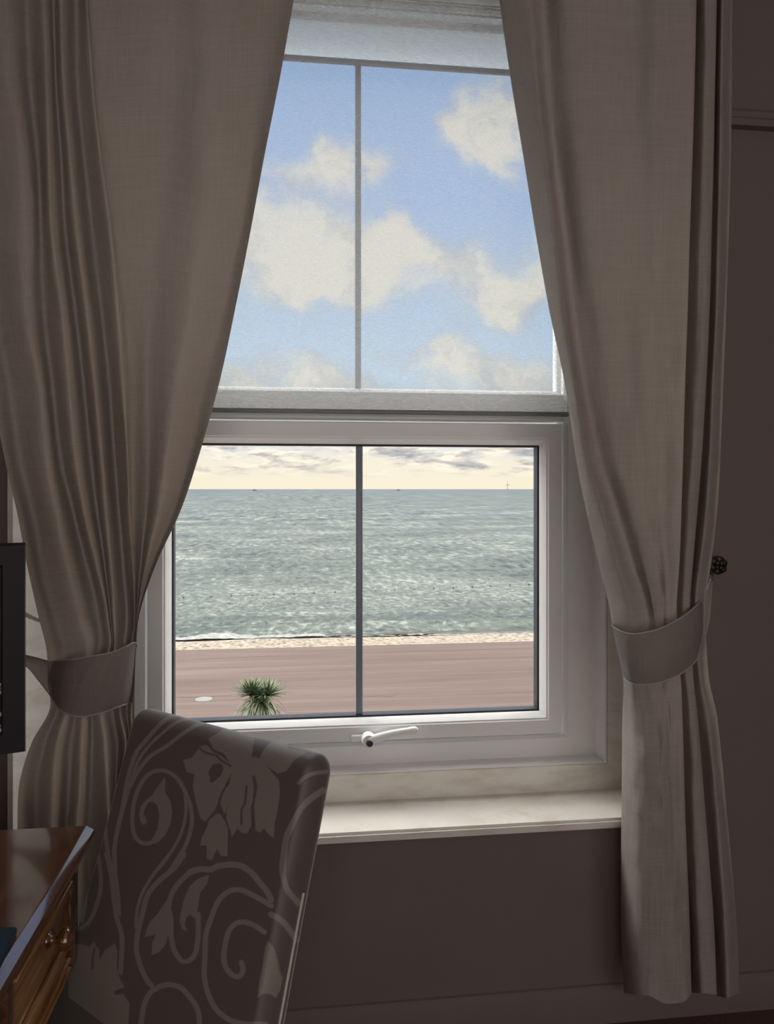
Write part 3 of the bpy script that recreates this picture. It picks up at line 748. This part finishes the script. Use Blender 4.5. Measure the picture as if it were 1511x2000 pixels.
# ------------------------------------------------------------------ desk
DX, DY1, DT = -.355, -.449, .76
desk = empty('desk', (-.70, -1.1, 0), 'polished mahogany desk with a golden drawer front by the left wall', 'desk')
DY0 = -1.75
bm = B(); pf = [(XL+.02, DT), (DX-.0155, DT), (DX-.0140, DT-.0012), (DX-.0125, DT-.0018), (DX-.0025, DT-.0076), (DX, DT-.0115), (DX, DT-.019), (DX-.003, DT-.024), (DX-.010, DT-.028), (XL+.02, DT-.028)]
ra = [bm.verts.new((x, DY0, z)) for x, z in pf]; rb = [bm.verts.new((x, DY1-.004, z)) for x, z in pf]; rc_ = [bm.verts.new((x-(.004 if x > -.5 else 0), DY1, z-(.003 if z > DT-.01 else 0))) for x, z in pf]
for p, q in ((ra, rb), (rb, rc_)):
    for i in range(len(pf)): bm.faces.new((p[i], p[(i+1) % len(pf)], q[(i+1) % len(pf)], q[i]))
bm.faces.new(ra); bm.faces.new(rc_[::-1])
link('top', bm, M['mahog'], desk, angle=18)
bm = B(); box(bm, (XL+.03, DY0+.02, DT-.036), (DX-.012, DY1-.014, DT-.0265), .004, 3); link('moulding', bm, M['mahog'], desk)
FX = -.385
bm = B()
box(bm, (XL+.04, DY1-.06, .53), (FX+.004, DY1-.02, DT-.037), .002)          # far stile
box(bm, (XL+.04, -.81, .50), (FX+.004, -.785, DT-.037), .002)               # stile beside the kneehole
box(bm, (XL+.04, -.80, .50), (FX-.012, DY1-.055, .53), .002)
box(bm, (XL+.04, DY0+.03, .60), (FX-.05, -.80, DT-.037), .003)              # frieze over the kneehole
link('carcass', bm, M['mahog'], desk)
for x0, x1, y0, y1 in ((XL+.05, -.62, DY1-.058, DY1-.024), (XL+.05, -.45, DY0+.03, DY0+.07)):
    link('end_panel', box(B(), (x0, y0, 0), (x1, y1, .535 if y1 > -1 else .72), .003), M['mahog'], desk)
dr = link('drawer', box(B(), (FX-.30, -.783, .603), (FX, -.511, .683), .002), M['drawer'], desk)
bm = B(); box(bm, (FX-.003, -.783, .684), (FX+.008, -.511, .692), .003, 3); link('bead', bm, M['drawer'], dr)
bm = B(); box(bm, (FX-.003, -.783, .590), (FX+.010, -.511, .602), .004, 3); link('bead', bm, M['drawer'], dr)
kn = at(126, 1834, -.60); 
ky = None
# knob stands proud of the drawer front, on the line of sight through (122,1834)
t = (124-CX)/F; dx, dy = S_+t*C_, C_-t*S_; s = (FX+.024)/dx; kz = CAM.z+(HY-1834)/F*s; ky = CAM.y+dy*s
bm = B(); lathe(bm, [(.012, -.002), (.012, .003), (.007, .006), (.0065, .012), (.012, .017), (.0175, .023), (.018, .030), (.0145, .037), (.007, .041), (.001, .042)], (FX, ky, kz), (1, 0, 0), 32)
link('knob', bm, M['mahog'], dr, angle=60)
lw = link('drawer', box(B(), (FX-.30, -.783, .535), (FX-.001, -.511, .586), .002), M['drawer'], desk)
for z in (.553, .537):
    bm = B(); box(bm, (FX-.003, -.783, z), (FX+.006, -.511, z+.006), .0025, 3); link('bead', bm, M['drawer'], lw)
# navy folder
fz = DT+.004
fp = [atd(33, 1818, (CAM.z-fz)*F/(1818-HY)), atd(22, 1880, (CAM.z-fz)*F/(1880-HY))]
bm = B(); a = fp[0]; b = fp[1]
prism(bm, [(a.x, a.y), (b.x, b.y-.12), (b.x-.22, b.y-.10), (a.x-.22, a.y+.02)], DT+.0005, DT+.010)
bmesh.ops.bevel(bm, geom=bm.edges[:], offset=.0015, segments=2, affect='EDGES')
tag(link('folder', bm, M['folder']), 'dark blue folder lying flat on the desk top at the left edge', 'folder')

# ------------------------------------------------------------------ screen
sA = atd(50, 1062, 1.25)
tvz1 = sA.z; tvz0 = CAM.z-512/F*1.25
tv = empty('television', (sA.x-.26, sA.y, DT), 'dark-framed flat screen on the desk, cut off by the left picture edge', 'television')
tv.rotation_euler = (0, 0, math.radians(19)); bpy.context.view_layer.update()
from mathutils import Matrix
RT = Matrix.Translation((sA.x, sA.y, 0)) @ Matrix.Rotation(math.radians(19), 4, 'Z')
def tvl(bm): bm.transform(RT); return bm
bm = B(); Wt = .54
bev = [(0, .0), (.002, -.008), (.033, -.010), (.036, -.004), (.036, .02), (.0, .035)]
sweep(bm, -Wt, 0, tvz0, tvz1, bev); link('bezel', tvl(bm), M['tv'], tv, angle=25)
bm = B(); box(bm, (-Wt+.01, .005, tvz0+.01), (-.01, .045, tvz1-.01), .006); link('rear_case', tvl(bm), M['tv'], tv)
scn = link('screen', tvl(box(B(), (-Wt+.034, -.002, tvz0+.034), (-.034, .006, tvz1-.034), .0005)), M['screen'], tv)
bm = B(); box(bm, (-Wt/2-.04, .005, DT+.012), (-Wt/2+.04, .03, tvz0+.03), .004); link('neck', tvl(bm), M['tv'], tv)
bm = B(); box(bm, (-Wt/2-.13, -.08, DT), (-Wt/2+.13, .09, DT+.014), .006, 3); link('base', tvl(bm), M['tv'], tv)
# pale curling marks at the screen's right edge
def mark(pts, r):
    P = []
    for (px, py) in pts:
        q = atd(px, py, 1.25); l = RT.inverted() @ Vector((q.x, q.y, q.z)); P.append(Vector((l.x, -.0025, l.z)))
    link('pale_mark', tvl(tube(B(), P, r, 6)), M['mark'], scn)
mark([(-6, 1328), (2, 1332), (3, 1338), (-2, 1343), (3, 1347), (2, 1350)], .0026)
mark([(-8, 1384), (-1, 1386), (3, 1391)], .0026); mark([(-6, 1412), (0, 1412), (3, 1417), (-4, 1421)], .0036)

# ------------------------------------------------------------------ outside
ZG, ZW = -6.7, -8.0
def depth_for(py, z): return (CAM.z-z)*F/(py-HY)
YP = CAM.y+depth_for(1262, ZG)*1.0; YSH = CAM.y+depth_for(1243, ZW)
bm = B(); box(bm, (-90, .6, ZG-1.5), (120, YP, ZG)); st('promenade', bm, M['prom'], smooth=False)
bm = B(); rows = []
for i in range(25):
    Y = YP-.02+(YSH+5-YP)*i/24; k = (Y-YP)/(YSH-YP)
    rows.append([(x, Y, ZG-.18-(ZG-.18-ZW)*k+.10*mn.noise(Vector((x*.25, Y*.5, 0)))) for x in np.linspace(-60, 90, 160)])
gridmesh(bm, rows); tag(link('shingle', bm, M['shingle']), 'strip of pale shingle between the red promenade and the water', 'shingle', kind='stuff')
# sea, meshed finely near the shore
bm = B(); rows = []; Ys = [YSH-3]
while Ys[-1] < 30000: Ys.append(Ys[-1]+max(.28, (Ys[-1]-YSH)*.012))
for Y in Ys:
    dd = Y-YSH; A = .10*min(1, max(0, (dd+1)/3)); hw = max(70, Y*.85)
    row = []
    for x in np.linspace(-1, 1, 150):
        X = x*hw+Y*.12
        h = A*mn.noise(Vector((X*.10, Y*.45, 2)))*(1.3 if dd < 60 else max(0, 1.3-(dd-60)*.02))
        if dd < 16:      # two low rollers coming in
            for c, wd_, hh in ((3.6, .8, .30), (9, 1.0, .17)):
                cc = c+1.1*mn.noise(Vector((X*.07, c, 0)))
                h += hh*math.exp(-((dd-cc)/wd_)**2)*max(0, .55+1.0*mn.noise(Vector((X*.06, c*3, 9))))
        row.append((X, Y, ZW+h))
    rows.append(row)
gridmesh(bm, rows); st('sea', bm, M['sea'], angle=180)
# foam along the water's edge
bm = B()
def ribbon(bm, xs, f0, f1, z):
    r0 = [(x, f0(x), z(x, 0)) for x in xs]; rm = [(x, (f0(x)+f1(x))/2, z(x, .5)+.05) for x in xs]; r1 = [(x, f1(x), z(x, 1)) for x in xs]
    gridmesh(bm, [r0, rm, r1])
n1 = lambda x, f, s: mn.noise(Vector((x*f, s, 0)))
xs = np.arange(-45, 9, .12)
ribbon(bm, xs, lambda x: YSH-.9+.5*n1(x, .5, 1)+.2*n1(x, 2.5, 5), lambda x: YSH-.9+.5*n1(x, .5, 1)+(.45+2.6*max(0, min(1, (7-x)/20))*(.9+.9*n1(x, .35, 3)))+.5*n1(x, 1.6, 8)+.3*n1(x, 5, 2), lambda x, k: ZW+.20-.08*k)
xs = np.arange(-40, 45, .14)
for off, s_, w_ in ():
    r = [x for x in xs]
    seg = []
    for x in r:
        on = n1(x, .22, s_) > .08
        if on: seg.append(x)
        if (not on or x == r[-1]) and seg:
            if len(seg) > 4: ribbon(bm, seg, lambda x: YSH+off+.8*n1(x, .09, s_)-w_*abs(n1(x, 1.2, 4))-.05, lambda x: YSH+off+.8*n1(x, .09, s_)+w_*2*abs(n1(x, 1.4, 6))+.05, lambda x, k: ZW+.24)
            seg = []
tag(link('wave_foam', bm, M['foam'], angle=180), 'white foam where small waves break on the shingle', 'foam', kind='stuff')
bm = B(); xs = np.arange(2, 30, .1)
ribbon(bm, xs, lambda x: YSH-1.15+.3*n1(x, .5, 2)+.2*n1(x, 3, 5), lambda x: YSH-1.15+.3*n1(x, .5, 2)+.18+.5*max(0, n1(x, .4, 6)+.35)+.2*n1(x, 3, 9), lambda x, k: ZW+.30)
tag(link('seaweed_line', bm, M['weed'], angle=180), 'dark line of wet weed along the water edge right of the glazing bar', 'seaweed', kind='stuff')
# buoys on a line
ba = CAM.y+depth_for(1158, ZW)
pts = [(358, 1168), (412, 1166.5), (452, 1165), (493, 1163.5), (534, 1162), (574, 1160.5), (613, 1159), (654, 1157.5), (733, 1155), (771, 1153.5), (809, 1152), (847, 1150.5), (885, 1149), (922, 1147), (958, 1145.5), (996, 1143.5), (1033, 1142)]
bpos = []
for px, py in pts: bpos.append(atd(px, py, depth_for(py, ZW)))
names = ['leftmost in the line, nearest the left curtain', 'second in the line from the left curtain', 'third in the line from the left curtain', 'fourth in the line from the left curtain', 'fifth in the line from the left curtain',
 'sixth in the line, third left of the glazing bar', 'seventh in the line, second left of the glazing bar', 'first one left of the glazing bar', 'first one right of the glazing bar', 'second one right of the glazing bar', 'third one right of the glazing bar',
 'fourth one right of the glazing bar', 'fifth one right of the glazing bar', 'fourth from the right end of the line', 'third from the right end of the line', 'second from the right end of the line', 'rightmost in the line, beside the right sash stile']
b0 = None
for i, p in enumerate(bpos):
    if b0 is None:
        bm = B(); lathe(bm, [(.03, -.09), (.07, -.06), (.10, 0), (.07, .06), (.03, .09), (.02, .14), (.01, .15)], (0, 0, 0), (0, 0, 1), 14)
        b0 = link('buoy', bm, M['darkgrey'], angle=60); o = b0
    else: o = b0.copy(); C.objects.link(o)
    o.location = (p.x, p.y, ZW+.06)
    tag(o, 'tiny dark buoy on the sea, '+names[i], 'buoy', 'dark buoys strung along the sea')
bm = B(); rp = []
for a, b in zip(bpos, bpos[1:]):
    for k in range(8): q = a.lerp(b, k/8); rp.append(Vector((q.x, q.y, ZW+.10-.05*math.sin(math.pi*k/8))))
tube(bm, rp, .008, 5); tag(link('buoy_rope', bm, M['darkgrey']), 'thin dark rope floating between the row of buoys', 'rope')
# boats and a wind turbine on the horizon
def boat(px, D, scl, label):
    t = (px-CX)/F; x = (S_+t*C_)*D; y = CAM.y+(C_-t*S_)*D
    o = empty('fishing_boat', (x, y, ZW), label, 'boat', 'boats on the horizon')
    bm = B(); prism(bm, [(x-9*scl, y), (x-7*scl, y-2*scl), (x+6*scl, y-2*scl), (x+9*scl, y), (x+6*scl, y+2*scl), (x-7*scl, y+2*scl)], ZW-.5, ZW+3*scl); link('hull', bm, M['ship'], o, smooth=False)
    link('wheelhouse', box(B(), (x-4*scl, y-1.5*scl, ZW+3*scl), (x+0*scl, y+1.5*scl, ZW+6*scl), .2), M['ship'], o)
    link('mast', tube(B(), [(x-2*scl, y, ZW+6*scl), (x-2*scl, y, ZW+10*scl)], .35*scl, 8), M['ship'], o)
boat(497, 4000, 1.3, 'tiny grey boat on the horizon, left of the glazing bar')
boat(778, 4600, 1.3, 'tiny grey boat on the horizon, just right of the glazing bar')
D = 9000; t = (991-CX)/F; x = (S_+t*C_)*D; y = CAM.y+(C_-t*S_)*D
o = empty('wind_turbine', (x, y, ZW), 'faint pale wind turbine on the horizon near the right side of the window', 'wind turbine')
M['pale'] = mat('pale_turbine_paint', varied((.085, .082, .078), (.095, .09, .085), .05, 0), rough=.7)
link('tower', tube(B(), [(x, y, ZW-1), (x, y, ZW+62)], [3.4, 2.2], 10), M['pale'], o)
for a in (90, 210, 330):
    a = math.radians(a+8); link('blade', tube(B(), [(x, y-4, ZW+62), (x+36*math.cos(a), y-4, ZW+62+36*math.sin(a))], [2.4, .8], 6), M['pale'], o)
link('nacelle', box(B(), (x-2.5, y-6, ZW+59.5), (x+2.5, y+6, ZW+64.5), .5), M['pale'], o)
# round cover and tarmac cracks on the promenade
c = atd(398, 1366, depth_for(1366, ZG))
bm = B(); lathe(bm, [(.33, 0), (.33, .012), (.28, .014), (.27, .010), (.01, .012)], (c.x, c.y, ZG), (0, 0, 1), 40)
tag(link('manhole_cover', bm, M['steel']), 'small pale round cover set in the promenade left of the palm', 'cover')
prm = bpy.data.objects['promenade']
def crack(pts, w_):
    bm = B(); P = []
    for (px, py) in pts: P.append(atd(px, py, depth_for(py, ZG)))
    fine = []
    for a, b in zip(P, P[1:]):
        m = max(2, int((b-a).length/.25))
        for k in range(m): q = a.lerp(b, k/m); fine.append(q+Vector((0, .10*mn.noise(Vector((q.x*1.7, q.y, 0))), 0)))
    fine.append(P[-1])
    r0 = [(q.x, q.y-w_*(.5+abs(mn.noise(q*2))), ZG+.004) for q in fine]; r1 = [(q.x, q.y+w_*(.5+abs(mn.noise(q*3))), ZG+.004) for q in fine]
    gridmesh(bm, [r0, r1]); link('crack', bm, M['crack'], prm, smooth=False)
crack([(346, 1362), (400, 1361), (455, 1360)], .012); crack([(452, 1370), (455, 1361), (466, 1357)], .02)
crack([(560, 1393), (640, 1392), (694, 1390)], .018); crack([(710, 1361), (740, 1360), (766, 1361), (774, 1352)], .02); crack([(738, 1372), (742, 1368)], .02)
crack([(930, 1386), (990, 1382), (1044, 1379)], .012); crack([(345, 1290), (500, 1283), (690, 1276), (900, 1270), (1040, 1266)], .015)
# cordyline
pc = atd(506, 1362, 19.7); zc = pc.z
palm = empty('cordyline_palm', (pc.x, pc.y, ZG), 'bushy green sword-leaved palm with two heads, standing on the promenade', 'palm')
bm = B(); fk = Vector((pc.x, pc.y, zc-1.0))
tube(bm, [(pc.x, pc.y, ZG), (pc.x+.05, pc.y, ZG+1), fk], [.17, .13, .12], 14)
heads = [Vector((pc.x-.19, pc.y, zc+.06)), Vector((pc.x+.20, pc.y-.05, zc+.04))]
for h in heads: tube(bm, [fk-Vector((0, 0, .05)), fk.lerp(h, .5)+Vector(((h.x-pc.x)*.2, 0, 0)), h], [.11, .085, .07], 12)
link('trunk', bm, M['bark'], palm)
def leaf(bm, o, d, L_, droop, w_):
    side = d.cross(Vector((0, 0, 1)))
    if side.length < .05: side = Vector((1, 0, 0))
    side.normalize(); n = 7; rows = []
    for i in range(n+1):
        k = i/n; p = o+d*(L_*k)+Vector((0, 0, -droop*L_*k*k*1.2)); ww = w_*(math.sin(math.pi*min(1, .15+k*.9))**.6 if k < .97 else .05)
        up2 = Vector((0, 0, w_*.35)); rows.append([p-side*ww+up2*.6, p, p+side*ww+up2*.6])
    gridmesh(bm, rows)
fresh = B(); old = B()
for h in heads:
    for k in range(210):
        a = random.uniform(0, 2*math.pi); e = random.triangular(-.9, 1.45, .35)
        d = Vector((math.cos(a)*math.cos(e), math.sin(a)*math.cos(e), math.sin(e)))
        if e > .1: leaf(fresh, h, d, random.uniform(.46, .64), random.uniform(.02, .22)*(1.2-e*.6), .024)
        else:
            for _ in range(2): leaf(old if random.random() < .6 else fresh, h+Vector((-(h.x-pc.x)*random.random(), 0, -random.uniform(0, .3))), d, random.uniform(.42, .62), random.uniform(.25, .95), .022)
link('fresh_leaves', fresh, M['leaf'], palm); link('drooping_leaves', old, M['leaf2'], palm)
